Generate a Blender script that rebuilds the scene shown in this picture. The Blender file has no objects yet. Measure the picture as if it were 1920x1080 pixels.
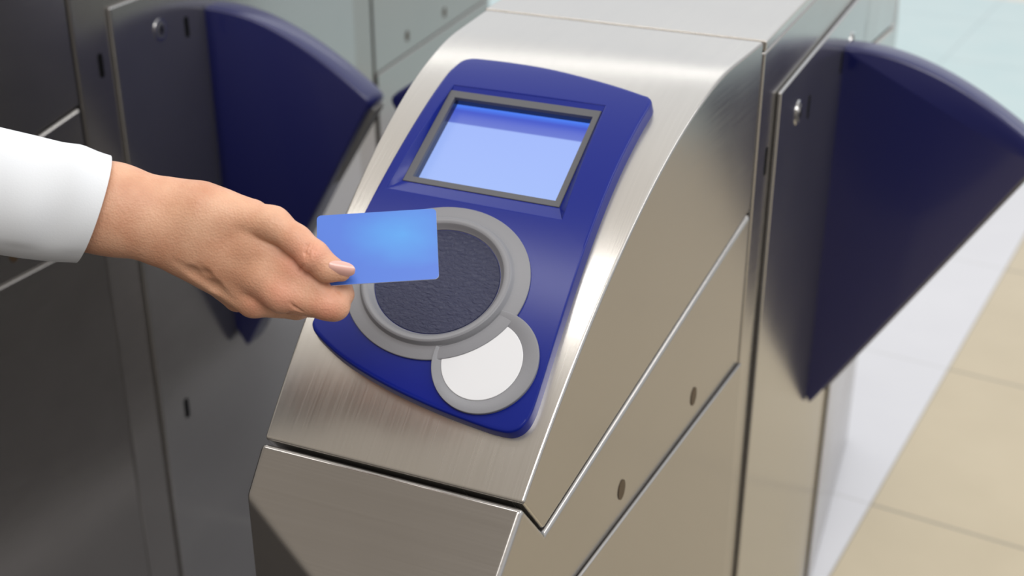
import bpy, bmesh, math, random
import numpy as np
from mathutils import Vector, Matrix
random.seed(4); rng = np.random.default_rng(4)
scene = bpy.context.scene
COL = scene.collection

# ------------------------------------------------------------------ scale and camera
S = 0.88                    # drafting units -> metres
ZF = -1.75                 # floor level in drafting units (camera at the origin)
HC = -ZF * S                # camera height above the floor in metres
FPX, YAW, PIT = 2587.17, 0.41159, 0.45922
cy_, sy_, cp_, sp_ = math.cos(YAW), math.sin(YAW), math.cos(PIT), math.sin(PIT)
FW = Vector((-sy_ * cp_, cy_ * cp_, -sp_)); RT = Vector((cy_, sy_, 0)); UP = RT.cross(FW)

cam_d = bpy.data.cameras.new('camera'); cam = bpy.data.objects.new('camera', cam_d); COL.objects.link(cam)
cam_d.sensor_width = 36; cam_d.lens = FPX / 1920 * 36; cam_d.clip_start = .05; cam_d.clip_end = 100
m = Matrix.Identity(4)
for i in range(3):
    m[i][0], m[i][1], m[i][2] = RT[i], UP[i], -FW[i]
m[2][3] = HC
cam.matrix_world = m
cam_d.dof.use_dof = True; cam_d.dof.focus_distance = 1.04; cam_d.dof.aperture_fstop = 5.6
scene.camera = cam

scene.view_settings.view_transform = 'Standard'; scene.view_settings.look = 'None'
scene.view_settings.exposure = -0.06; scene.view_settings.gamma = 1; scene.view_settings.use_curve_mapping = False

# ------------------------------------------------------------------ light: a bright hall, ceiling panels
w = bpy.data.worlds.new('hall'); scene.world = w; w.use_nodes = True
nt = w.node_tree; bg = nt.nodes['Background']
tc = nt.nodes.new('ShaderNodeTexCoord'); sep = nt.nodes.new('ShaderNodeSeparateXYZ'); nt.links.new(tc.outputs['Generated'], sep.inputs[0])
mr = nt.nodes.new('ShaderNodeMapRange'); mr.inputs[1].default_value = -.1; mr.inputs[2].default_value = .9
nt.links.new(sep.outputs['Z'], mr.inputs[0])
cr = nt.nodes.new('ShaderNodeValToRGB'); nt.links.new(mr.outputs[0], cr.inputs[0])
e = cr.color_ramp.elements
e[0].position = 0; e[0].color = (.50, .49, .48, 1); e[1].position = 1; e[1].color = (1.08, 1.07, 1.05, 1)
k = e.new(.30); k.color = (.90, .92, .95, 1)
# the hall is open and bright ahead and to the right, dim behind and to the left
dp = nt.nodes.new('ShaderNodeVectorMath'); dp.operation = 'DOT_PRODUCT'; dp.inputs[1].default_value = (.55, .84, 0); nt.links.new(tc.outputs['Generated'], dp.inputs[0])
m2 = nt.nodes.new('ShaderNodeMapRange'); m2.interpolation_type = 'SMOOTHSTEP'; m2.inputs[1].default_value = -.75; m2.inputs[2].default_value = .45; m2.inputs[3].default_value = .46; m2.inputs[4].default_value = 1.15
nt.links.new(dp.outputs['Value'], m2.inputs[0]); nt.links.new(m2.outputs[0], bg.inputs[1])
m3 = nt.nodes.new('ShaderNodeMapRange'); m3.inputs[1].default_value = -.75; m3.inputs[2].default_value = .35; nt.links.new(dp.outputs['Value'], m3.inputs[0])
wc = nt.nodes.new('ShaderNodeMix'); wc.data_type = 'RGBA'; wc.inputs[6].default_value = (1, .89, .76, 1); wc.inputs[7].default_value = (.98, 1, 1.03, 1); nt.links.new(m3.outputs[0], wc.inputs[0])
wm = nt.nodes.new('ShaderNodeMix'); wm.data_type = 'RGBA'; wm.blend_type = 'MULTIPLY'; wm.inputs[0].default_value = 1; nt.links.new(cr.outputs[0], wm.inputs[6]); nt.links.new(wc.outputs[2], wm.inputs[7])
nt.links.new(wm.outputs[2], bg.inputs[0])

def area(name, loc, size, power, target, color=(1, .995, .985), sy=None):
    d = bpy.data.lights.new(name, 'AREA'); d.energy = power; d.color = color
    d.shape = 'RECTANGLE'; d.size = size; d.size_y = sy or size
    o = bpy.data.objects.new(name, d); COL.objects.link(o); o.location = loc
    o.rotation_euler = (Vector(target) - Vector(loc)).to_track_quat('-Z', 'Y').to_euler()
    return o
area('ceiling_lamp_front', (.6, -.3, 3.2), 1.6, 34, (-.4, .9, .9), sy=1.2)
area('ceiling_lamp_back', (-1.7, 3.6, 3.0), 2.6, 5, (-.9, 2.2, .6), sy=.16).rotation_euler.rotate_axis('Z', .3)
area('ceiling_lamp_over_aisle', (-1.7, .55, 3.1), .22, 9, (-1.2, .7, .9), sy=1.3)
area('ceiling_lamp_over_gate', (-.88, .65, 3.1), .16, 3.5, (-.6, .8, .9), sy=.6)
area('ceiling_lamp_right', (2.0, 2.4, 3.2), 2.4, 22, (.6, 2.2, 0), sy=.5)

# ------------------------------------------------------------------ materials
def newmat(name):
    mt = bpy.data.materials.new(name); mt.use_nodes = True
    return mt, mt.node_tree, mt.node_tree.nodes['Principled BSDF']
def lin(*c):
    return tuple(((v / 255) / 12.92 if v / 255 <= .04045 else ((v / 255 + .055) / 1.055) ** 2.4) for v in c) + (1,)
def plain(name, rgb, rough=.5, metal=0, coat=0, bump=0, bscale=200, spec=.5):
    mt, nt, b = newmat(name)
    b.inputs['Base Color'].default_value = lin(*rgb); b.inputs['Roughness'].default_value = rough
    b.inputs['Metallic'].default_value = metal; b.inputs['Coat Weight'].default_value = coat
    b.inputs['Coat Roughness'].default_value = .12; b.inputs['Specular IOR Level'].default_value = spec
    n = nt.nodes.new('ShaderNodeTexNoise'); n.inputs['Scale'].default_value = bscale; n.inputs['Detail'].default_value = 3
    t = nt.nodes.new('ShaderNodeTexCoord'); nt.links.new(t.outputs['Object'], n.inputs['Vector'])
    if bump:
        bp = nt.nodes.new('ShaderNodeBump'); bp.inputs['Strength'].default_value = bump; bp.inputs['Distance'].default_value = .001
        nt.links.new(n.outputs[0], bp.inputs['Height']); nt.links.new(bp.outputs[0], b.inputs['Normal'])
    r = nt.nodes.new('ShaderNodeMapRange'); r.inputs[3].default_value = max(0, rough - .05); r.inputs[4].default_value = rough + .05
    nt.links.new(n.outputs[0], r.inputs[0]); nt.links.new(r.outputs[0], b.inputs['Roughness'])
    return mt
def brushed(name, rgb, rough=.3, stretch=(4, 500, 500), bump=.12, var=.06):
    mt, nt, b = newmat(name)
    t = nt.nodes.new('ShaderNodeTexCoord'); mp = nt.nodes.new('ShaderNodeMapping'); mp.inputs['Scale'].default_value = stretch
    n = nt.nodes.new('ShaderNodeTexNoise'); n.inputs['Scale'].default_value = 2.0; n.inputs['Detail'].default_value = 5
    nt.links.new(t.outputs['Object'], mp.inputs[0]); nt.links.new(mp.outputs[0], n.inputs['Vector'])
    n2 = nt.nodes.new('ShaderNodeTexNoise'); n2.inputs['Scale'].default_value = 7; n2.inputs['Detail'].default_value = 4
    nt.links.new(t.outputs['Object'], n2.inputs['Vector'])
    mx = nt.nodes.new('ShaderNodeMath'); mx.operation = 'MULTIPLY_ADD'; mx.inputs[1].default_value = .5
    nt.links.new(n.outputs[0], mx.inputs[0])
    m2 = nt.nodes.new('ShaderNodeMath'); m2.operation = 'MULTIPLY'; m2.inputs[1].default_value = .5; nt.links.new(n2.outputs[0], m2.inputs[0])
    nt.links.new(m2.outputs[0], mx.inputs[2])
    r = nt.nodes.new('ShaderNodeMapRange'); r.inputs[1].default_value = .3; r.inputs[2].default_value = .7
    r.inputs[3].default_value = rough - var; r.inputs[4].default_value = rough + var
    nt.links.new(mx.outputs[0], r.inputs[0]); nt.links.new(r.outputs[0], b.inputs['Roughness'])
    rc = nt.nodes.new('ShaderNodeValToRGB'); c = lin(*rgb)
    rc.color_ramp.elements[0].position = .25; rc.color_ramp.elements[1].position = .75
    rc.color_ramp.elements[0].color = tuple(v * .93 for v in c[:3]) + (1,)
    rc.color_ramp.elements[1].color = tuple(min(1, v * 1.05) for v in c[:3]) + (1,)
    nt.links.new(mx.outputs[0], rc.inputs[0]); nt.links.new(rc.outputs[0], b.inputs['Base Color'])
    b.inputs['Metallic'].default_value = .90
    bp = nt.nodes.new('ShaderNodeBump'); bp.inputs['Strength'].default_value = bump; bp.inputs['Distance'].default_value = .0004
    nt.links.new(n.outputs[0], bp.inputs['Height']); nt.links.new(bp.outputs[0], b.inputs['Normal'])
    return mt
STEEL = brushed('brushed_steel', (164, 160, 156), .20, (3, 6, 420), .012, .05)            # grain along the depth
STEEL_X = brushed('brushed_steel_cross', (194, 190, 184), .24, (500, 5, 5), .03, .04)
STEEL_PL = brushed('brushed_steel_polished', (174, 172, 170), .17, (3, 6, 420), .010, .04)
STEEL_EDGE = plain('bright_steel', (225, 225, 225), .2, 1)
BLUE = plain('glossy_blue_plastic', (5, 26, 120), .24, 0, 0, 0, 900, .30)
NAVY = plain('navy_foam_skin', (17, 22, 84), .36, 0, .4, .05, 500)
GREY = plain('grey_plastic', (126, 126, 130), .36, 0, 0, .05, 900)
FRAME = plain('dark_grey_bezel', (84, 84, 88), .5, 0, 0, .05, 900)
DARK = plain('slot_shade_black', (8, 8, 10), .8, spec=.1)  # flat black painted for the darkness inside slots and keyholes
DARKG = plain('glossy_black_wall', (30, 30, 48), .15)
RUBBER = plain('grey_rubber', (120, 118, 116), .6)
WHITE = plain('white_disc', (216, 216, 218), .5)
HOLE = plain('hole_shade_brown', (78, 62, 44), .5, .4)  # brown disc colour stands for the shaded inside of the screw holes
NAIL = plain('fingernail', (222, 172, 160), .25, 0, .4, .0, 100)

# leather like pad
PAD, nt, b = newmat('navy_grained_pad')
t = nt.nodes.new('ShaderNodeTexCoord'); mp = nt.nodes.new('ShaderNodeMapping'); mp.inputs['Scale'].default_value = (1, 1.9, 1.9); mp.inputs['Rotation'].default_value = (0, 0, .25)
n = nt.nodes.new('ShaderNodeTexNoise'); n.inputs['Scale'].default_value = 210; n.inputs['Detail'].default_value = 5; n.inputs['Roughness'].default_value = .6; n.inputs['Distortion'].default_value = .6
nt.links.new(t.outputs['Object'], mp.inputs[0]); nt.links.new(mp.outputs[0], n.inputs['Vector'])
bp = nt.nodes.new('ShaderNodeBump'); bp.inputs['Strength'].default_value = .9; bp.inputs['Distance'].default_value = .0014
nt.links.new(n.outputs[0], bp.inputs['Height']); nt.links.new(bp.outputs[0], b.inputs['Normal'])
b.inputs['Base Color'].default_value = lin(36, 40, 70); b.inputs['Roughness'].default_value = .42

# lit screen
LCD, nt, b = newmat('lit_blue_screen')
t = nt.nodes.new('ShaderNodeTexCoord'); sp = nt.nodes.new('ShaderNodeSeparateXYZ'); nt.links.new(t.outputs['UV'], sp.inputs[0])
rc = nt.nodes.new('ShaderNodeValToRGB'); nt.links.new(sp.outputs['Y'], rc.inputs[0])
el = rc.color_ramp.elements; el[0].position = 0; el[0].color = lin(164, 192, 255); el[1].position = 1; el[1].color = lin(58, 96, 226)
k = el.new(.735); k.color = lin(160, 186, 255); k = el.new(.75); k.color = lin(96, 116, 212); k = el.new(.88); k.color = lin(72, 94, 210); k = el.new(.93); k.color = lin(84, 134, 255)
b.inputs['Base Color'].default_value = (.01, .01, .02, 1); b.inputs['Roughness'].default_value = .3
nt.links.new(rc.outputs[0], b.inputs['Emission Color']); b.inputs['Emission Strength'].default_value = .95

# card
CARD, nt, b = newmat('blue_printed_card')
t = nt.nodes.new('ShaderNodeTexCoord'); vm = nt.nodes.new('ShaderNodeVectorMath'); vm.operation = 'DISTANCE'; vm.inputs[1].default_value = (.72, .66, 0)
nt.links.new(t.outputs['UV'], vm.inputs[0])
n = nt.nodes.new('ShaderNodeTexNoise'); n.inputs['Scale'].default_value = 2.2; n.inputs['Detail'].default_value = 2; nt.links.new(t.outputs['UV'], n.inputs['Vector'])
ma = nt.nodes.new('ShaderNodeMath'); ma.operation = 'MULTIPLY_ADD'; ma.inputs[1].default_value = .35; nt.links.new(n.outputs[0], ma.inputs[0]); nt.links.new(vm.outputs['Value'], ma.inputs[2])
rc = nt.nodes.new('ShaderNodeValToRGB'); nt.links.new(ma.outputs[0], rc.inputs[0])
el = rc.color_ramp.elements; el[0].position = .15; el[0].color = lin(76, 150, 222); el[1].position = .7; el[1].color = lin(72, 114, 206)
nt.links.new(rc.outputs[0], b.inputs['Base Color']); b.inputs['Roughness'].default_value = .35

# skin
SKIN, nt, b = newmat('skin')
t = nt.nodes.new('ShaderNodeTexCoord')
n = nt.nodes.new('ShaderNodeTexNoise'); n.inputs['Scale'].default_value = 38; n.inputs['Detail'].default_value = 6; nt.links.new(t.outputs['Object'], n.inputs['Vector'])
rc = nt.nodes.new('ShaderNodeValToRGB'); nt.links.new(n.outputs[0], rc.inputs[0])
el = rc.color_ramp.elements; el[0].position = .3; el[0].color = lin(198, 143, 112); el[1].position = .7; el[1].color = lin(218, 170, 139)
n2 = nt.nodes.new('ShaderNodeTexNoise'); n2.inputs['Scale'].default_value = 420; n2.inputs['Detail'].default_value = 4; nt.links.new(t.outputs['Object'], n2.inputs['Vector'])
vo = nt.nodes.new('ShaderNodeTexVoronoi'); vo.inputs['Scale'].default_value = 620; nt.links.new(t.outputs['Object'], vo.inputs['Vector'])
ad = nt.nodes.new('ShaderNodeMath'); ad.operation = 'ADD'; nt.links.new(n2.outputs[0], ad.inputs[0]); nt.links.new(vo.outputs['Distance'], ad.inputs[1])
bp = nt.nodes.new('ShaderNodeBump'); bp.inputs['Strength'].default_value = .42; bp.inputs['Distance'].default_value = .0005
nt.links.new(ad.outputs[0], bp.inputs['Height']); nt.links.new(bp.outputs[0], b.inputs['Normal'])
att = nt.nodes.new('ShaderNodeAttribute'); att.attribute_name = 'flush'
mx = nt.nodes.new('ShaderNodeMix'); mx.data_type = 'RGBA'; nt.links.new(att.outputs['Fac'], mx.inputs[0]); nt.links.new(rc.outputs[0], mx.inputs[6]); mx.inputs[7].default_value = lin(222, 138, 116)
nt.links.new(mx.outputs[2], b.inputs['Base Color']); b.inputs['Roughness'].default_value = .5
b.inputs['Subsurface Weight'].default_value = .12; b.inputs['Subsurface Radius'].default_value = (1, .35, .2); b.inputs['Subsurface Scale'].default_value = .006

CLOTH, nt, b = newmat('white_cotton')
b.inputs['Base Color'].default_value = lin(218, 220, 223); b.inputs['Roughness'].default_value = .85
t = nt.nodes.new('ShaderNodeTexCoord'); n = nt.nodes.new('ShaderNodeTexNoise'); n.inputs['Scale'].default_value = 900; nt.links.new(t.outputs['Object'], n.inputs['Vector'])
bp = nt.nodes.new('ShaderNodeBump'); bp.inputs['Strength'].default_value = .2; bp.inputs['Distance'].default_value = .0004
nt.links.new(n.outputs[0], bp.inputs['Height']); nt.links.new(bp.outputs[0], b.inputs['Normal'])

# ------------------------------------------------------------------ helpers
def W(q): return Vector((q[0] * S, q[1] * S, q[2] * S + HC))
def thing(name, label, cat, q, group=None):
    o = bpy.data.objects.new(name, None); COL.objects.link(o); o.location = W(q); o.empty_display_size = .1
    o['label'] = label; o['category'] = cat
    if group: o['group'] = group
    return o
def link(name, bm, mat, parent=None, org=None, bevel=0, seg=2, smooth=True, ang=35):
    """bm holds world metres; geometry is moved to the owner's origin"""
    root = parent
    off = Vector((0, 0, 0))
    while root is not None:
        off = off + root.location; root = root.parent
    if org is not None: off = Vector(org)
    bmesh.ops.remove_doubles(bm, verts=bm.verts, dist=1e-6)
    bmesh.ops.recalc_face_normals(bm, faces=bm.faces)
    for v in bm.verts: v.co -= off
    me = bpy.data.meshes.new(name); bm.to_mesh(me); bm.free()
    for mm in (mat if isinstance(mat, (list, tuple)) else [mat]): me.materials.append(mm)
    o = bpy.data.objects.new(name, me); COL.objects.link(o)
    if parent is not None: o.parent = parent
    elif org is not None: o.location = org
    if smooth:
        me.shade_smooth()
        me.set_sharp_from_angle(angle=math.radians(ang))
    if bevel:
        b = o.modifiers.new('edge', 'BEVEL'); b.width = bevel; b.segments = seg; b.limit_method = 'ANGLE'; b.angle_limit = math.radians(30); b.harden_normals = True
    return o
def loft(bm, A, B):
    """two matching closed loops -> solid"""
    a = [bm.verts.new(v) for v in A]; b = [bm.verts.new(v) for v in B]; n = len(a)
    for i in range(n): bm.faces.new((a[i], a[(i + 1) % n], b[(i + 1) % n], b[i]))
    bm.faces.new(a); bm.faces.new(b[::-1])
def boxq(bm, a, b):
    x0, y0, z0 = a; x1, y1, z1 = b
    lo = [(x0, y0, z0), (x1, y0, z0), (x1, y1, z0), (x0, y1, z0)]
    loft(bm, [W(p) for p in lo], [W((p[0], p[1], z1)) for p in lo])

# ------------------------------------------------------------------ floor
FL, nt, b = newmat('hall_floor_tiles')
t = nt.nodes.new('ShaderNodeTexCoord'); mp = nt.nodes.new('ShaderNodeMapping'); mp.vector_type = 'POINT'
mp.inputs['Rotation'].default_value = (0, 0, math.radians(6.0))
nt.links.new(t.outputs['Object'], mp.inputs[0])
sp = nt.nodes.new('ShaderNodeSeparateXYZ'); nt.links.new(mp.outputs[0], sp.inputs[0])
def math_(op, a, b_=None, v=None):
    x = nt.nodes.new('ShaderNodeMath'); x.operation = op
    if isinstance(a, (int, float)): x.inputs[0].default_value = a
    else: nt.links.new(a, x.inputs[0])
    if b_ is not None: nt.links.new(b_, x.inputs[1])
    if v is not None: x.inputs[1].default_value = v
    return x.outputs[0]
P_ = .6804 * S
def joint(c, off, wd):
    f = math_('FRACT', math_('DIVIDE', math_('SUBTRACT', c, v=off), v=P_))
    a = math_('ABSOLUTE', math_('SUBTRACT', f, v=.5)); return math_('GREATER_THAN', a, v=.5 - wd / P_ / 2)
jx = joint(sp.outputs['X'], 0.0, .006); jy = joint(sp.outputs['Y'], 0.0, .007)
jt = math_('MAXIMUM', jx, jy)
is_beige = math_('GREATER_THAN', sp.outputs['X'], v=0.0)
is_far = math_('GREATER_THAN', sp.outputs['Y'], v=1.83)
is_far2 = math_('GREATER_THAN', sp.outputs['Y'], v=4.0)
def mix(f, a, b_):
    x = nt.nodes.new('ShaderNodeMix'); x.data_type = 'RGBA'; nt.links.new(f, x.inputs[0])
    for s_, v in ((6, a), (7, b_)):
        if isinstance(v, tuple): x.inputs[s_].default_value = v
        else: nt.links.new(v, x.inputs[s_])
    return x.outputs[2]
n = nt.nodes.new('ShaderNodeTexNoise'); n.inputs['Scale'].default_value = 6; n.inputs['Detail'].default_value = 5; nt.links.new(t.outputs['Object'], n.inputs['Vector'])
beige = mix(n.outputs[0], lin(206, 192, 164), lin(192, 178, 150))
white = mix(n.outputs[0], lin(222, 222, 226), lin(214, 214, 219))
teal = mix(n.outputs[0], lin(190, 218, 220), lin(206, 226, 226))
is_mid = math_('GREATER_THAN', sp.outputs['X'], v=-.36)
grey = mix(n.outputs[0], lin(172, 172, 177), lin(152, 152, 158)); white = mix(is_mid, grey, white)  # unseen aisle floor, grey tone added to set the gates' reflections
c = mix(is_beige, white, beige); c = mix(is_far, c, teal); c = mix(is_far2, c, lin(232, 224, 210))
jc = mix(is_beige, lin(206, 206, 208), lin(160, 150, 132)); jc = mix(is_far, jc, lin(176, 196, 198))
unseen_front = math_('LESS_THAN', sp.outputs['Y'], v=-1.5)  # added dark zone out of view, puts shade into the nose reflection
c = mix(unseen_front, c, lin(66, 63, 62)); jc = mix(unseen_front, jc, lin(40, 40, 40))
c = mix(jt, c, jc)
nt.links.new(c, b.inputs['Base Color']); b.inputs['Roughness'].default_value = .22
FLO = (-.2783 * S, 2.5845 * S, 0)
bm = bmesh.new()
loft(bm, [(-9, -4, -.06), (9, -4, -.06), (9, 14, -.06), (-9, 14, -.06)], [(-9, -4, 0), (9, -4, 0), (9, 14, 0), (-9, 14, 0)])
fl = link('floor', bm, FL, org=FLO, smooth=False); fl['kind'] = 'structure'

# ------------------------------------------------------------------ fare gate cabinets
T, YB, HW = .068, 1.475, .1705
XC = -.5085; YN = .8933
Y0, Z0, CC, PP = 1.38, -.4315, .96, 1.85
def zprof(y): return Z0 - CC * max(Y0 - y, 0) ** PP
_y = np.linspace(YN, YB, 3000); _z = Z0 - CC * np.maximum(Y0 - _y, 0) ** PP
_s = np.r_[0, np.cumsum(np.hypot(np.diff(_y), np.diff(_z)))]
def surf(u, s, h, xc):
    y = float(np.interp(s, _s, _y)); dz = CC * PP * max(Y0 - y, 0) ** (PP - 1); n = math.hypot(1, dz)
    return W((xc + u, y - h * dz / n, zprof(y) + h / n))

def resample(pts, n):
    p = np.array(pts + [pts[0]], float)
    # closed catmull-rom
    q = []
    m_ = len(pts)
    for i in range(m_):
        a, b, c, d = (np.array(pts[(i + k) % m_]) for k in (-1, 0, 1, 2))
        for t in np.linspace(0, 1, 12, endpoint=False):
            q.append(.5 * ((2 * b) + (c - a) * t + (2 * a - 5 * b + 4 * c - d) * t * t + (3 * b - a - 3 * c + d) * t ** 3))
    return np.array(q)

def annulus(bm, rings, close_in=False):
    V = [[bm.verts.new(p) for p in r] for r in rings]
    n = len(V[0])
    for a, b in zip(V[:-1], V[1:]):
        for i in range(n):
            bm.faces.new((a[i], a[(i + 1) % n], b[(i + 1) % n], b[i]))
    if close_in: bm.faces.new(V[-1])
    return V

def reader(parent, xc):
    Hh = .013
    out = [(-.1175, .1085), (-.1054, .0992), (-.0726, .0837), (-.0251, .0696), (.0243, .0597), (.0712, .0535), (.0931, .0522), (.1045, .0540), (.1125, .0610), (.1165, .0735), (.1172, .0967),
           (.1158, .155), (.1135, .25), (.1125, .33), (.1135, .396), (.1143, .431), (.1100, .4415), (.1005, .4452), (.0727, .4535), (.038, .4617), (-.0086, .4700), (-.0534, .4725), (-.092, .4715), (-.1025, .4690),
           (-.1085, .463), (-.1118, .450), (-.1138, .43), (-.1145, .338), (-.1158, .239), (-.1178, .145), (-.1190, .118)]
    Q = resample(out, 0)
    cen = np.array([-.0133, .343])
    rect = np.array([(-.1040, .2682), (.0805, .2662), (.0702, .4180), (-.0960, .4175)])   # recess opening
    # angles: dense + exact corners
    def ray_poly(c, d, P):
        best = None
        for i in range(len(P)):
            a, b = P[i], P[(i + 1) % len(P)]; e_ = b - a
            den = d[0] * e_[1] - d[1] * e_[0]
            if abs(den) < 1e-12: continue
            w_ = a - c; t_ = (w_[0] * e_[1] - w_[1] * e_[0]) / den; v_ = (w_[0] * d[1] - w_[1] * d[0]) / den
            if t_ > 0 and -1e-9 <= v_ <= 1 + 1e-9 and (best is None or t_ > best): best = t_
        return best
    ang = sorted(set([math.atan2(*(p - cen)[::-1]) for p in Q[::2]] + [math.atan2(*(p - cen)[::-1]) for p in rect]))
    # drop near duplicates (keep the corners)
    ca = [math.atan2(*(p - cen)[::-1]) for p in rect]
    ang = [a for a in ang if a in ca or min(abs(a - c_) for c_ in ca) > .004]
    D = [np.array([math.cos(a), math.sin(a)]) for a in ang]
    R1 = [ray_poly(cen, d, Q) for d in D]; R0 = [ray_poly(cen, d, rect) for d in D]
    # frame plane (flat), corners given as (u, s, h)
    fo = [surf(-.0960, .2840, .006, xc), surf(.0708, .2830, .006, xc), surf(.0690, .4110, .0108, xc), surf(-.0972, .4113, .0108, xc)]
    def rings():
        R = []
        for ins, h in ((0, 0), (.0003, .0020), (.0012, .0102), (.0017, .0117), (.0026, .0126), (.0036, .0130)):
            R.append([surf(*(cen + d * (r1 - ins)), h, xc) for d, r1 in zip(D, R1)])
        for f_ in np.linspace(0, 1, 26):
            R.append([surf(*(cen + d * ((r1 - .006) * (1 - f_) + (r0 + .0022) * f_)), Hh, xc) for d, r1, r0 in zip(D, R1, R0)])
        for g_, hh in ((.0011, Hh), (.0005, Hh - .0002), (0, Hh - .0008)):
            R.append([surf(*(cen + d * (r0 + g_)), hh, xc) for d, r0 in zip(D, R0)])
        # down the wall to the frame plane: same fraction along rect edges
        inner = []
        for d, r0 in zip(D, R0):
            p = cen + d * r0
            # locate on the rect edge
            bi = None
            for i in range(4):
                a, b = rect[i], rect[(i + 1) % 4]; e_ = b - a; L = np.linalg.norm(e_); v_ = np.dot(p - a, e_) / L ** 2
                dist = abs((p - a)[0] * e_[1] - (p - a)[1] * e_[0]) / L
                if -1e-6 <= v_ <= 1 + 1e-6 and (bi is None or dist < bi[0]): bi = (dist, i, min(1, max(0, v_)))
            _, i, v_ = bi
            inner.append(fo[i].lerp(fo[(i + 1) % 4], v_))
        R.append(inner)
        return R
    bm = bmesh.new(); annulus(bm, rings())
    pan = link('reader_panel', bm, BLUE, parent, ang=28)
    pan['label'] = 'glossy blue curved plastic reader panel'
    # --- screen frame, box and lcd
    nrm = (fo[1] - fo[0]).cross(fo[3] - fo[0]).normalized()
    if nrm.z < 0: nrm = -nrm
    def fp(a, b, d=0):
        p = fo[0].lerp(fo[1], a).lerp(fo[3].lerp(fo[2], a), b); return p - nrm * d
    bm = bmesh.new()
    o_ = [(0, 0), (1, 0), (1, 1), (0, 1)]; wi = [(.052, .055), (.962, .055), (.962, .925), (.052, .925)]
    annulus(bm, [[fp(a, b, .0005) for a, b in o_], [fp(a, b, -.0006) for a, b in [(.003, .004), (.997, .004), (.997, .996), (.003, .996)]], [fp(a, b, -.0006) for a, b in wi], [fp(a, b, .003) for a, b in wi]])
    fr = link('screen_frame', bm, FRAME, pan, smooth=False)
    bm = bmesh.new()
    annulus(bm, [[fp(a, b, .0025) for a, b in wi], [fp(a, b, .014) for a, b in [(.045, .03), (.97, .03), (.97, .95), (.045, .95)]]])
    link('screen_housing', bm, DARKG, pan, smooth=False)
    bm = bmesh.new(); uv = bm.loops.layers.uv.new('UVMap')
    vs = [bm.verts.new(fp(a, b, .0105)) for a, b in [(.0, .0), (1., .0), (1., 1.), (.0, 1.)]]
    f = bm.faces.new(vs)
    for l, c_ in zip(f.loops, [(0, 0), (1, 0), (1, 1), (0, 1)]): l[uv].uv = c_
    ex = bmesh.ops.extrude_face_region(bm, geom=[f]); 
    for v in [g for g in ex['geom'] if isinstance(g, bmesh.types.BMVert)]: v.co -= nrm * 0.002
    link('screen', bm, LCD, pan, smooth=False)
    # --- reader ring
    ce = np.array([-.0133, .1790]); RS = .885
    NT = 160; TH = [2 * math.pi * i / NT for i in range(NT)]
    def ell(rho, h): return [surf(ce[0] + rho * math.cos(a), ce[1] + RS * rho * math.sin(a), h, xc) for a in TH]
    bm = bmesh.new()
    annulus(bm, [ell(r, h) for r, h in ((.0900, .0125), (.0900, .0146), (.0895, .0150), (.0885, .0151), (.080, .0153), (.0762, .0154), (.0752, .0156), (.0742, .0168), (.0732, .0188), (.0724, .0196), (.0712, .0200), (.0700, .0201), (.0672, .0197), (.0660, .0192), (.0648, .0180), (.0630, .0150), (.0618, .0140), (.0614, .0128))])
    link('reader_ring', bm, GREY, pan, ang=22)
    bm = bmesh.new()
    annulus(bm, [ell(r, h) for r, h in ((.0612, .0128), (.0606, .0137), (.050, .0138), (.035, .0138), (.02, .0138), (.006, .0138))], close_in=True)
    pad = link('reader_pad', bm, PAD, pan, ang=50)
    # --- small round dish and white disc
    cc = np.array([.0600, .1118]); c2 = np.array([.0566, .1122])
    def cut(c, a, rho):   # distance from c along a to the ellipse of size rho
        dx, dy = math.cos(a), math.sin(a) / RS; ox, oy = c[0] - ce[0], (c[1] - ce[1]) / RS
        A = dx * dx + dy * dy; B = 2 * (ox * dx + oy * dy); Cc = ox * ox + oy * oy - rho * rho; dd = B * B - 4 * A * Cc
        if dd < 0: return 1e9
        t_ = (-B - math.sqrt(dd)) / (2 * A); return t_ if t_ > 0 else 1e9
    def dish(R, rho, h, c=cc, sc=1.0):
        return [surf(c[0] + min(R, cut(c, a, rho)) * sc * math.cos(a), c[1] + min(R, cut(c, a, rho)) * sc * math.sin(a), h, xc) for a in TH]
    bm = bmesh.new()
    def bl(f_, h):
        r = []
        for a in TH:
            i_ = min(.0380, cut(c2, a, .0772)); o2 = min(.0496, cut(cc, a, .0755))
            pi = c2 + i_ * np.array([math.cos(a), math.sin(a)]); po = cc + o2 * np.array([math.cos(a), math.sin(a)])
            r.append(surf(*(pi * (1 - f_) + po * f_), h, xc))
        return r
    annulus(bm, [bl(1, .0125), bl(1, .0156), bl(.97, .0162), bl(.90, .0163), bl(.12, .0142), bl(0, .0138), bl(0, .012)])
    link('disc_rim', bm, GREY, pan, ang=25)
    bm = bmesh.new()
    annulus(bm, [dish(.0378, .0774, .0125, c2), dish(.0378, .0774, .0141, c2), dish(.0373, .0778, .0144, c2)], close_in=True)
    link('white_disc', bm, WHITE, pan, ang=20)
    return pan

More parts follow.
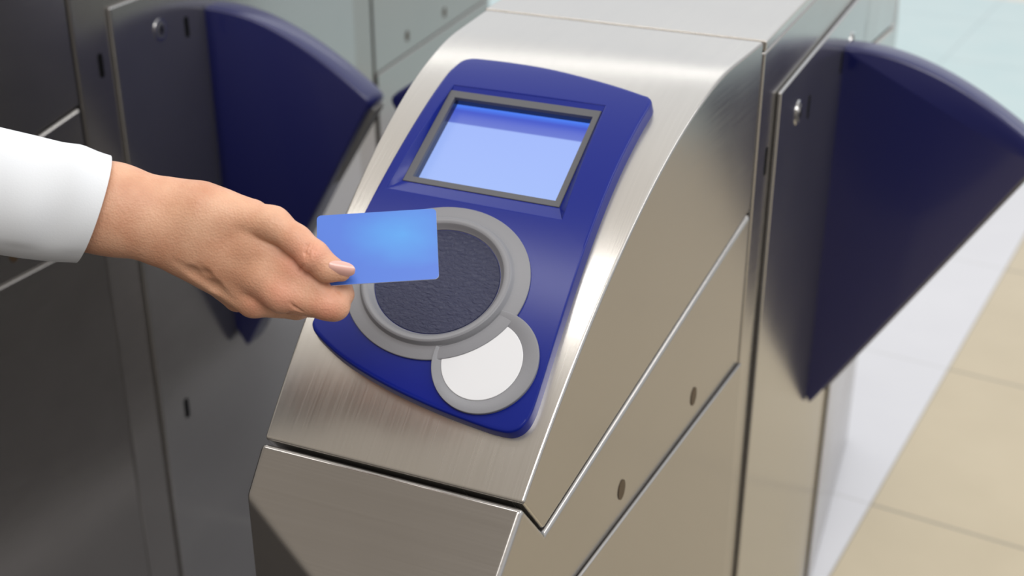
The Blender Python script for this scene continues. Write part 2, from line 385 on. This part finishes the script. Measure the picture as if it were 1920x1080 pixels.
def cabinet(label, xc, dy, y_end, flap_r, flap_l, tip=(.0120, -1.147), low_slot=False, out_l=0, with_reader=True, scr=None):
    """y_end: far end of the side plate; the cabinet is mirrored about its middle"""
    root = thing('fare_gate', label, 'ticket gate', (xc, 1.2 + dy, ZF), 'steel fare gate cabinets')
    YM = (1.554 + y_end) / 2
    def my(y, far): return (2 * YM - y if far else y) + dy
    def hw(y): return HW - T * max(0, YB - y)
    def Q(sgn, y, z, off, far): return W((xc + sgn * (hw(y) + off), my(y, far), z))
    def ext(name, prof, mat, off, bevel, far, cuts=(), parent=root, seg=2):
        bm = bmesh.new()
        loft(bm, [Q(-1, y, z, off, far) for y, z in prof], [Q(1, y, z, off, far) for y, z in prof])
        for co, no in cuts:
            bmesh.ops.bisect_plane(bm, geom=bm.verts[:] + bm.edges[:] + bm.faces[:], plane_co=co, plane_no=no, clear_outer=True)
            bmesh.ops.holes_fill(bm, edges=[e_ for e_ in bm.edges if e_.is_boundary])
        return link(name, bm, mat, parent, bevel=bevel, seg=seg)
    # straight middle
    bm = bmesh.new(); boxq(bm, (xc - HW, my(1.478, 0), ZF), (xc + HW, my(1.478, 1), -.4445))
    link('cabinet_body', bm, STEEL, root, bevel=.0035, seg=3)
    bm = bmesh.new(); boxq(bm, (xc - HW - .001, my(1.4765, 0), -.4435), (xc + HW + .001, my(1.4765, 1), -.4310))
    link('lid', bm, STEEL_X, root, bevel=.0022, seg=3)
    for far in (0, 1):
        ys = np.linspace(YN, 1.4735, 48)
        prof = [(y, zprof(y)) for y in ys] + [(1.4735, -.6335), (.9325, -.7365)]
        ho = ext('hood', prof, STEEL_X, -.0015, .0028, far, seg=3); side_faces(ho)
        prof = [(.8905, -.6868), (.9340, -.7418), (1.4735, -.6372), (1.4735, ZF), (.75, ZF), (.75, -.6868 - .1405 * 1.02)]
        cuts = []
        for sgn in (-1, 1):
            no = Vector((sgn * .397, -.918, 0))
            co = W((xc, my(.7996 if sgn < 0 else .772, far), -1))
            if far: no.y = -no.y
            cuts.append((co, no))
        ext('nose_cabinet', prof, STEEL, 0, .0050, far, cuts, seg=3)
        for sgn in (-1, 1):
            bm = bmesh.new(); pr = [(.85, -.8355), (1.4715, -.8355), (1.4715, ZF + .004), (.85, ZF + .004)]
            loft(bm, [Q(sgn, y, z, .0002, far) for y, z in pr], [Q(sgn, y, z, .0046, far) for y, z in pr])
            link('side_panel', bm, STEEL, root, bevel=.0029, seg=3)
            for (y, z) in ((1.3112, -.7996), (1.1079, -.8013)):
                bm = bmesh.new(); A = []; B = []
                for i in range(20):
                    a = 2 * math.pi * i / 20
                    yy, zz = y + .0085 * math.cos(a), z + .0115 * math.sin(a)
                    A.append(Q(sgn, yy, zz, -.001, far)); B.append(Q(sgn, yy, zz, .0008, far))
                loft(bm, A, B); link('screw_hole', bm, HOLE, root)
    # side plates with lock and slots
    for sgn in (-1, 1):
        pe = y_end + dy
        bm = bmesh.new(); xs = xc + sgn * HW
        a, b_ = sorted((xs + sgn * .0002, xs + sgn * .0058))
        boxq(bm, (a, 1.554 + dy, ZF + .004), (b_, pe, -.5135))
        pl = link('side_plate', bm, STEEL_PL, root, bevel=.0026, seg=3)
        def oval(name, y, z, ry, rz, h0, h1, mat, par, n=24, obl=False):
            bm = bmesh.new(); A = []; B = []
            for i in range(n):
                t_ = 2 * math.pi * i / n; cy, sz = math.cos(t_), math.sin(t_)
                if obl: yy, zz = y + ry * cy, z + (rz - ry) * (1 if sz >= 0 else -1) + ry * sz
                else: yy, zz = y + ry * cy, z + rz * sz
                A.append(W((xs + sgn * h0, yy, zz))); B.append(W((xs + sgn * h1, yy, zz)))
            loft(bm, A, B); return link(name, bm, mat, par, bevel=0)
        for mir in (0, 1):
            def yy(y): return (2 * YM - y if mir else y) + dy
            lk = oval('lock', yy(1.662), -.5725, .0150, .0165, .005, .0072, STEEL_EDGE, pl)
            oval('lock_barrel', yy(1.662), -.5725, .0115, .0130, .0068, .0076, FRAME, pl)
            oval('lock_plug', yy(1.662), -.5725, .0085, .0095, .0074, .0088, STEEL_PL, pl)
            oval('keyhole', yy(1.662), -.5725, .0032, .0062, .0086, .0092, DARK, pl)
            oval('slot', yy(1.727), -.585, .0052, .0165, .0050, .0062, DARK, pl, obl=True)
            oval('slot', yy(1.527), -.591, .0050, .0180, -.001, .0006, DARK, root, obl=True)
        if low_slot and sgn > 0:
            oval('slot', 1.617 + dy, -1.212, .0060, .0190, .0050, .0062, DARK, pl, obl=True)
        # flap
        fy = (flap_r if sgn > 0 else flap_l)
        prof = [(-.004, -.566), (.035, -.5665), (.0723, -.5715), (.1278, -.5885), (.2, -.6225), (.25, -.6525), (.282, -.6760), (.2895, -.6835), (.2900, -.6905), (.2830, -.7015), tip, (tip[0] - .006, tip[1] - .008), (tip[0] - .009, tip[1] - .008), (-.004, -1.135)]
        # denser arc
        arc = []
        P = np.array(prof[:8]); tt = np.linspace(0, 1, 8)
        for t_ in np.linspace(0, 1, 30): 
            # smooth the arc with a cubic fit
            arc.append((np.interp(t_, tt, P[:, 0]), 0))
        cz = np.polyfit(P[:7, 0], P[:7, 1], 3)
        xsr = np.linspace(-.004, .280, 30)
        prof2 = [(-.004 - (out_l if sgn < 0 else 0), prof[0][1])] + [(x_, float(np.polyval(cz, x_))) for x_ in xsr] + prof[7:]
        bm = bmesh.new()
        # cross section: rounded rim through several layers in y
        th = .052; lay = [(0, .006), (.0018, .0018), (.006, 0), (th - .010, 0), (th - .003, .002), (th, .007)]
        cxy = np.array([.10, -.78])
        rings_ = []
        for yv, ins in lay:
            r = []
            for (x_, z_) in prof2:
                d_ = np.array([x_, z_]) - cxy; L = np.linalg.norm(d_); f_ = (L - ins) / L
                ox_ = out_l if sgn < 0 else 0
                r.append(W((xs + sgn * (.0058 + ox_ + max(-.004 - ox_, (cxy + d_ * f_)[0])), fy + dy + yv, (cxy + d_ * f_)[1])))
            rings_.append(r)
        V = annulus(bm, rings_); bm.faces.new(V[0]); bm.faces.new(V[-1])
        fp_ = link('barrier_flap', bm, NAVY, root, ang=60)
        fp_['label'] = 'navy blue padded flap with a curved top'
        # grey rubber strip along the sloping underside
        bm = bmesh.new(); p0 = np.array([.022, -1.1320]); p1 = np.array([.2870, -.6990]); dv = (p1 - p0) / np.linalg.norm(p1 - p0); nv = np.array([dv[1], -dv[0]])
        A = []; B = []
        for (q_, w_) in ((p0, -.003), (p1, -.003), (p1, .004), (p0, .004)):
            g_ = q_ + nv * w_
            A.append(W((xs + sgn * (.0058 + g_[0]), fy + dy + .014, g_[1]))); B.append(W((xs + sgn * (.0058 + g_[0]), fy + dy + th - .006, g_[1])))
        loft(bm, A, B); link('edge_strip', bm, RUBBER, fp_, bevel=.001)
    if with_reader:
        reader(root, xc); hoods = [c for c in root.children if c.name.startswith('hood')]; ho = min(hoods, key=lambda c: (root.location + sum((v.co for v in c.data.vertices), Vector()) / len(c.data.vertices)).y)
        bm = bmesh.new(); loft(bm, [surf(u, s_, .02, xc) - root.location for u, s_ in ((-.094, .272), (.070, .272), (.066, .412), (-.093, .412))], [surf(u, s_, -.022, xc) - root.location for u, s_ in ((-.094, .272), (.070, .272), (.066, .412), (-.093, .412))])
        bmesh.ops.recalc_face_normals(bm, faces=bm.faces); cut_hole(ho, bm)
    return root
def side_faces(o):
    if len(o.data.materials) < 2: o.data.materials.append(STEEL)
    for p in o.data.polygons:
        if abs(p.normal.x) > .9: p.material_index = 1
def cut_hole(o, cutter_bm):
    me = bpy.data.meshes.new('cut'); cutter_bm.to_mesh(me); cutter_bm.free(); c = bpy.data.objects.new('cut', me); COL.objects.link(c)
    c.location = o.parent.location
    b = o.modifiers.new('cut', 'BOOLEAN'); b.object = c; b.operation = 'DIFFERENCE'; b.solver = 'EXACT'
    while o.modifiers[0].name != 'cut': o.modifiers.move(len(o.modifiers) - 1, 0)
    bv = [mm for mm in o.modifiers if mm.type == 'BEVEL'][0]; bv.show_viewport = False
    bpy.context.view_layer.update(); dg = bpy.context.evaluated_depsgraph_get(); new = bpy.data.meshes.new_from_object(o.evaluated_get(dg))
    o.modifiers.remove(b); o.data = new; bv.show_viewport = True; bpy.data.objects.remove(c)
    new.shade_smooth(); new.set_sharp_from_angle(angle=math.radians(35)); side_faces(o)
cabinet('nearest steel ticket gate with the blue reader panel under the card', XC, 0, 2.11, 1.948, 1.80, out_l=.017)
cabinet('second steel ticket gate standing behind the outstretched hand, its reader out of view', -1.306 - HW, -.008, 2.24, 1.776, 1.93, (.026, -1.160), low_slot=True)

# ------------------------------------------------------------------ card
DC = .985
def local(px, py, z, D=DC):
    """a point on the camera-facing working plane at distance D, lifted z metres towards the viewer (metres)"""
    k_ = (D - z) / FPX
    return Vector(((px - 960) * k_, (540 - py) * k_, z))
ORG = Vector((0, 0, HC)) + FW * DC
MR = Matrix((RT, UP, -FW)).transposed()
def L2W(v): return ORG + MR @ Vector(v)
TL = local(594, 405, -.009); TR = local(817.5, 391, -.009)
ex = (TR - TL).normalized(); CW, CH = (TR - TL).length, (TR - TL).length / 1.586
tilt = math.radians(20); down = Vector((0, -1, 0)); down = (down - ex * down.dot(ex)).normalized()
ey = (down * math.cos(tilt) + Vector((0, 0, 1)) * math.sin(tilt)); ey = (ey - ex * ey.dot(ex)).normalized(); ez = ey.cross(ex).normalized()
if ez.z < 0: ez = -ez
def card_pt(a, b, h=0): return TL + ex * (a * CW) + ey * (b * CH) + ez * h
bm = bmesh.new(); uvl = bm.loops.layers.uv.new('UVMap')
rr = .0032; out = []
for (cxx, cyy, a0) in ((rr, rr, 180), (CW - rr, rr, 270), (CW - rr, CH - rr, 0), (rr, CH - rr, 90)):
    for i in range(9):
        a = math.radians(a0 + i * 90 / 8); out.append((cxx + rr * math.cos(a), cyy + rr * math.sin(a)))
lo = [bm.verts.new(L2W(card_pt(x / CW, y / CH, -.0004))) for x, y in out]; hi = [bm.verts.new(L2W(card_pt(x / CW, y / CH, .0004))) for x, y in out]
ft = bm.faces.new(hi); ft.material_index = 0; fb = bm.faces.new(lo[::-1]); fb.material_index = 1
for l, (x, y) in zip(ft.loops, out): l[uvl].uv = (x / CW, 1 - y / CH)
n_ = len(out)
for i in range(n_):
    f = bm.faces.new((lo[i], lo[(i + 1) % n_], hi[(i + 1) % n_], hi[i])); f.material_index = 1
card = link('travel_card', bm, [CARD, plain('white_card_core', (236, 240, 246), .4)], org=L2W(card_pt(.5, .5)), smooth=False)
card['label'] = 'plain light blue card pinched between thumb and finger above the reader'; card['category'] = 'card'

# ------------------------------------------------------------------ hand (signed distance field turned into one surface)
def build_hand():
    import openvdb as vdb
    vs = .00075
    k0 = DC / FPX
    lo_ = np.array([(-210 - 960) * k0, (540 - 720) * k0, -.085]); hi_ = np.array([(700 - 960) * k0, (540 - 240) * k0, .060])
    n = np.ceil((hi_ - lo_) / vs).astype(int)
    ax = [(lo_[i] + vs * np.arange(n[i])).astype(np.float32) for i in range(3)]
    F = np.full(n, .03, np.float32)
    def P(p): return np.array(local(*p[:3]))
    def cone(field, a, b, ra, rb, zs=1.0, k=.004, sub=False, zrot=None):
        """round cone between pixel-space joints a, b = (px, py, z); radii in px; zs flattens the depth"""
        a = P(a); b = P(b); ra, rb = ra * k0, rb * k0
        pad = max(ra, rb) * max(1, 1 / 1) + .012
        mn = np.minimum(a, b) - pad; mx = np.maximum(a, b) + pad
        i0 = np.clip(((mn - lo_) / vs).astype(int), 0, n - 1); i1 = np.clip(((mx - lo_) / vs).astype(int) + 1, 1, n)
        if (i1 <= i0).any(): return
        X = ax[0][i0[0]:i1[0], None, None]; Y = ax[1][None, i0[1]:i1[1], None]; Z = ax[2][None, None, i0[2]:i1[2]]
        d = b - a; dz = d[2] / zs
        dx = X - a[0]; dy = Y - a[1]; dZ = (Z - a[2]) / zs
        L2 = d[0] ** 2 + d[1] ** 2 + dz ** 2 + 1e-12
        t = np.clip((dx * d[0] + dy * d[1] + dZ * dz) / L2, 0, 1)
        dist = np.sqrt((dx - t * d[0]) ** 2 + (dy - t * d[1]) ** 2 + (dZ - t * dz) ** 2) - (ra + (rb - ra) * t)
        dist = dist.astype(np.float32)
        g = field[i0[0]:i1[0], i0[1]:i1[1], i0[2]:i1[2]]
        if sub:
            h = np.clip(.5 - .5 * (g + dist) / k, 0, 1); r = g * (1 - h) + (-dist) * h + k * h * (1 - h)
        else:
            h = np.clip(.5 + .5 * (g - dist) / k, 0, 1); r = dist * h + g * (1 - h) - k * h * (1 - h)
        field[i0[0]:i1[0], i0[1]:i1[1], i0[2]:i1[2]] = r
    for a in HAND['palm']: cone(F, *a[:4], a[4] if len(a) > 4 else 1, a[5] if len(a) > 5 else .012)
    G = np.full(n, .03, np.float32)
    for a in HAND['index']: cone(G, *a[:4], a[4] if len(a) > 4 else 1, a[5] if len(a) > 5 else .004)
    k = .007; h = np.clip(.5 + .5 * (F - G) / k, 0, 1); F = G * h + F * (1 - h) - k * h * (1 - h)
    for nm, k in (('middle', .0022), ('ring', .002), ('little', .002), ('thumb', .0012)):
        G = np.full(n, .03, np.float32)
        for a in HAND[nm]: cone(G, *a[:4], a[4] if len(a) > 4 else 1, a[5] if len(a) > 5 else .004)
        h = np.clip(.5 + .5 * (F - G) / k, 0, 1); F = G * h + F * (1 - h) - k * h * (1 - h)
    for a in HAND['soft']: cone(F, *a[:4], a[4] if len(a) > 4 else 1, a[5] if len(a) > 5 else .003)
    kk = DC / FPX
    def top_z(px, py):
        for _ in range(3):
            z_ = 0.0 if _ == 0 else z_
            p = P((px, py, z_)); i = int(np.clip(round((p[0] - lo_[0]) / vs), 0, n[0] - 1)); j = int(np.clip(round((p[1] - lo_[1]) / vs), 0, n[1] - 1))
            ins = np.nonzero(F[i, j] < 0)[0]; z_ = float(ax[2][ins[-1]]) if len(ins) else z_
        return z_
    Zs = [[(x, y, top_z(x, y)) for x, y in c_[0]] for c_ in HAND['creases']]
    for (c_, r_, o_), pl_ in zip(HAND['creases'], Zs):
        for i in range(len(pl_) - 1):
            a, b = pl_[i], pl_[i + 1]
            ra = r_ * (.35 if i == 0 else 1); rb = r_ * (.35 if i == len(pl_) - 2 else 1)
            cone(F, (a[0], a[1], a[2] + o_), (b[0], b[1], b[2] + o_), ra / kk, rb / kk, 1, .0011 if r_ < .002 else .004, sub=True)

    # room for the card between the fingers
    Xl, Yl, Zl = ax[0][:, None, None], ax[1][None, :, None], ax[2][None, None, :]
    def dotv(v): return (Xl - TL.x) * v.x + (Yl - TL.y) * v.y + (Zl - TL.z) * v.z
    box = np.maximum(np.maximum(np.abs(dotv(ez)) - .0007, np.abs(dotv(ex) - CW / 2) - CW / 2 - .0005), np.abs(dotv(ey) - CH / 2) - CH / 2 - .0005).astype(np.float32)
    F = np.maximum(F, -box)
    grid = vdb.FloatGrid(.03); grid.copyFromArray(np.ascontiguousarray(F, dtype=np.float64)); grid.transform = vdb.createLinearTransform(voxelSize=vs)
    pts, quads = grid.convertToQuads(isovalue=0.0)
    pts = pts + lo_
    return pts, quads
HAND = dict(
 palm=[((-260, 318, -.004), (60, 372, -.004), 104, 92, .85), ((60, 372, -.004), (210, 392, -.004), 92, 82, .80), ((210, 392, -.004), (325, 420, -.006), 82, 79, .68),
       ((325, 420, -.006), (400, 446, -.008), 79, 84, .52),
       ((380, 402, .001), (468, 416, .003), 60, 44, .75),          # base of the thumb
       ((390, 440, -.002), (505, 512, .001), 72, 44, .55),         # index metacarpal
       ((380, 460, -.010), (476, 560, -.009), 66, 37, .62),
       ((370, 462, -.018), (446, 556, -.026), 58, 30, .8),
       ((365, 465, -.026), (420, 540, -.042), 50, 26, .9),
       ((430, 452, -.006), (500, 470, -.003), 62, 44, .6), ((470, 470, -.002), (548, 514, .002), 42, 27, .7, .008), ((548, 514, .004), (603, 541, .0065), 28, 20, .9, .006), ((470, 455, .003), (548, 503, .0065), 40, 24, .7, .008), ((548, 503, .0065), (592, 532, .0085), 24, 17, .8, .006)],
 index=[((500, 520, .001), (532, 548, .002), 42, 37, .8, .006), ((532, 548, .003), (613, 570, .006), 38, 29, .9, .006), ((613, 570, .006), (627, 573, .004), 29, 29, .9),
        ((627, 573, .003), (642, 552, -.004), 27, 21, .95, .003), ((642, 552, -.004), (640, 520, -.006), 21, 17, .85, .003)],
 middle=[((476, 562, -.010), (556, 576, -.018), 33, 23, .95), ((556, 576, -.018), (590, 574, -.030), 22, 20, 1), ((590, 574, -.030), (570, 545, -.042), 20, 17, 1)],
 ring=[((446, 556, -.027), (520, 560, -.040), 27, 21, 1), ((520, 560, -.040), (556, 552, -.052), 21, 19, 1), ((556, 552, -.052), (530, 520, -.060), 19, 16, 1)],
 little=[((418, 540, -.042), (480, 535, -.056), 23, 18, 1), ((480, 535, -.056), (508, 522, -.066), 18, 16, 1), ((508, 522, -.066), (486, 494, -.070), 16, 14, 1)],
 thumb=[((440, 408, .002), (512, 420, .010), 42, 31, .85, .008), ((512, 420, .010), (556, 450, .014), 31, 26, .9, .006), ((556, 450, .014), (588, 480, .0165), 27, 28.5, .88, .005),
        ((588, 480, .0165), (614, 503, .0165), 28.5, 25, .82, .004), ((614, 503, .0165), (640, 510, .0155), 25, 18, .75, .004)],
 soft=[((545, 500, .003), (572, 516, .003), 20, 16, .8, .006)],
 creases=[([(583, 450), (576, 461), (572, 474), (573, 489)], .0009, .0002), ([(590, 453), (582, 465), (578, 478), (579, 491)], .0008, .0003), ([(597, 458), (590, 469), (586, 482)], .0006, .0003),
  ([(627, 538), (633, 547), (640, 557)], .0014, .0003), ([(543, 567), (553, 577), (568, 584)], .0012, .0002), ([(515, 591), (545, 587), (568, 589)], .0009, .0002),
  ([(324, 494), (360, 516), (400, 542), (433, 566)], .0050, .0043), ([(372, 500), (384, 516), (402, 530)], .0030, .0027),
  ([(570, 497), (564, 504), (562, 512)], .0006, .0004), ([(582, 508), (576, 514), (575, 521)], .0006, .0004)],
)
pts, quads = build_hand()
person = thing('person', 'hand and forearm of a person in a white sleeve reaching in from the left', 'person', (0, 0, 0))
person.location = L2W(local(300, 410, -.005))
me = bpy.data.meshes.new('arm')
wp = [L2W(p) - person.location for p in pts]
me.from_pydata([tuple(p) for p in wp], [], [tuple(int(i) for i in q) for q in quads]); me.validate(); me.update()
# keep only the largest shell orientation consistent
bm = bmesh.new(); bm.from_mesh(me); bmesh.ops.recalc_face_normals(bm, faces=bm.faces)
for it in range(3): bmesh.ops.smooth_vert(bm, verts=bm.verts, factor=.5, use_axis_x=True, use_axis_y=True, use_axis_z=True)
bm.to_mesh(me); bm.free(); me.shade_smooth()
# flushed knuckles
flush = [(local(525, 556, .02), .016), (local(484, 580, .01), .014), (local(612, 585, .02), .014), (local(588, 474, .028), .010), (local(560, 490, .02), .016)]
at = me.attributes.new('flush', 'FLOAT', 'POINT')
co = np.array([tuple(p) for p in pts]); val = np.zeros(len(co))
for c_, r_ in flush: val = np.maximum(val, .42 * np.exp(-((co - np.array(c_)) ** 2).sum(1) / (r_ * r_)))
at.data.foreach_set('value', val.astype(np.float32))
me.materials.append(SKIN)
arm = bpy.data.objects.new('arm', me); COL.objects.link(arm); arm.parent = person

# thumb nail: a small curved shell
bm = bmesh.new(); rows = []
nb, ntp = np.array((616., 498.5)), np.array((666., 507.5)); axd = (ntp - nb) / np.linalg.norm(ntp - nb); pv = np.array([-axd[1], axd[0]]); NL = np.linalg.norm(ntp - nb)
prof_w = [(0, 7.0), (.08, 10.5), (.2, 13.2), (.4, 14.6), (.6, 14.2), (.75, 12.8), (.87, 10.6), (.95, 7.4), (1.0, 3.4)]
for t_, w_ in prof_w:
    row = []
    for j in range(9):
        v_ = -1 + j / 4
        c_ = nb + axd * NL * t_ + pv * (w_ * v_ + 1.0)
        z_ = .0250 - .0034 * v_ * v_ * (w_ / 14) ** 2 - .0030 * t_ - .0010 * v_ - .0012 * (t_ - .4) ** 2 * 3
        row.append(L2W(local(c_[0], c_[1], z_)))
    rows.append(row)
VV = [[bm.verts.new(p) for p in r] for r in rows]
for a, b_ in zip(VV[:-1], VV[1:]):
    for j in range(8): bm.faces.new((a[j], a[j + 1], b_[j + 1], b_[j]))
nail = link('thumbnail', bm, NAIL, person)
so = nail.modifiers.new('thick', 'SOLIDIFY'); so.thickness = .0007; so.offset = 0
sb = nail.modifiers.new('sub', 'SUBSURF'); sb.levels = 2; sb.render_levels = 2
nail['label'] = 'glossy pale pink thumbnail'

# sleeve
bm = bmesh.new(); NS, NA = 60, 72
keys = [  # px of the axis at the top/bottom silhouette: (x, top y, bottom y)
    (-420, 120, 420), (-200, 186, 458), (0, 240, 477), (50, 253, 484), (100, 267, 489), (130, 271, 491), (158, 285, 492), (180, 293, 493)]
kx = [k_[0] for k_ in keys]
rows = []
for i in range(NS + 1):
    x = -420 + 595 * (i / NS)
    t1 = np.interp(x, kx, [k_[1] for k_ in keys]); b1 = np.interp(x, kx, [k_[2] for k_ in keys])
    c_ = (t1 + b1) / 2; r_ = (b1 - t1) / 2
    row = []
    for j in range(NA):
        a = 2 * math.pi * j / NA; ca_, sa_ = math.cos(a), math.sin(a)      # ca=1 top, sa=1 towards the viewer
        wr = 1 + .03 * math.sin(a * 3 + x * .021) * math.sin(x * .03 + 1) + .012 * math.sin(a * 2 - x * .05)
        sk = max(0, (x + 100) / 275) ** 1.5
        px = x + sk * (32 * ca_ + 14 * sa_)
        row.append(local(px, c_ - r_ * ca_ * (wr if abs(ca_) < .8 else 1), -.004 + sa_ * r_ * k_f if False else -.004 + sa_ * r_ * .00038 * .86 * wr))
    rows.append(row)
# hem folds back inside
last = rows[-1]; cen_ = sum((p for p in last), Vector((0, 0, 0))) / NA
rows.append([p.lerp(cen_, .03) + Vector((-.0004, 0, 0)) for p in last]); rows.append([p.lerp(cen_, .035) + Vector((-.02, 0, 0)) for p in last])
V = annulus(bm, [[L2W(p) for p in r] for r in rows])
slv = link('sleeve', bm, CLOTH, person, ang=80)
slv['label'] = 'loose white cotton sleeve ending in a plain cuff'
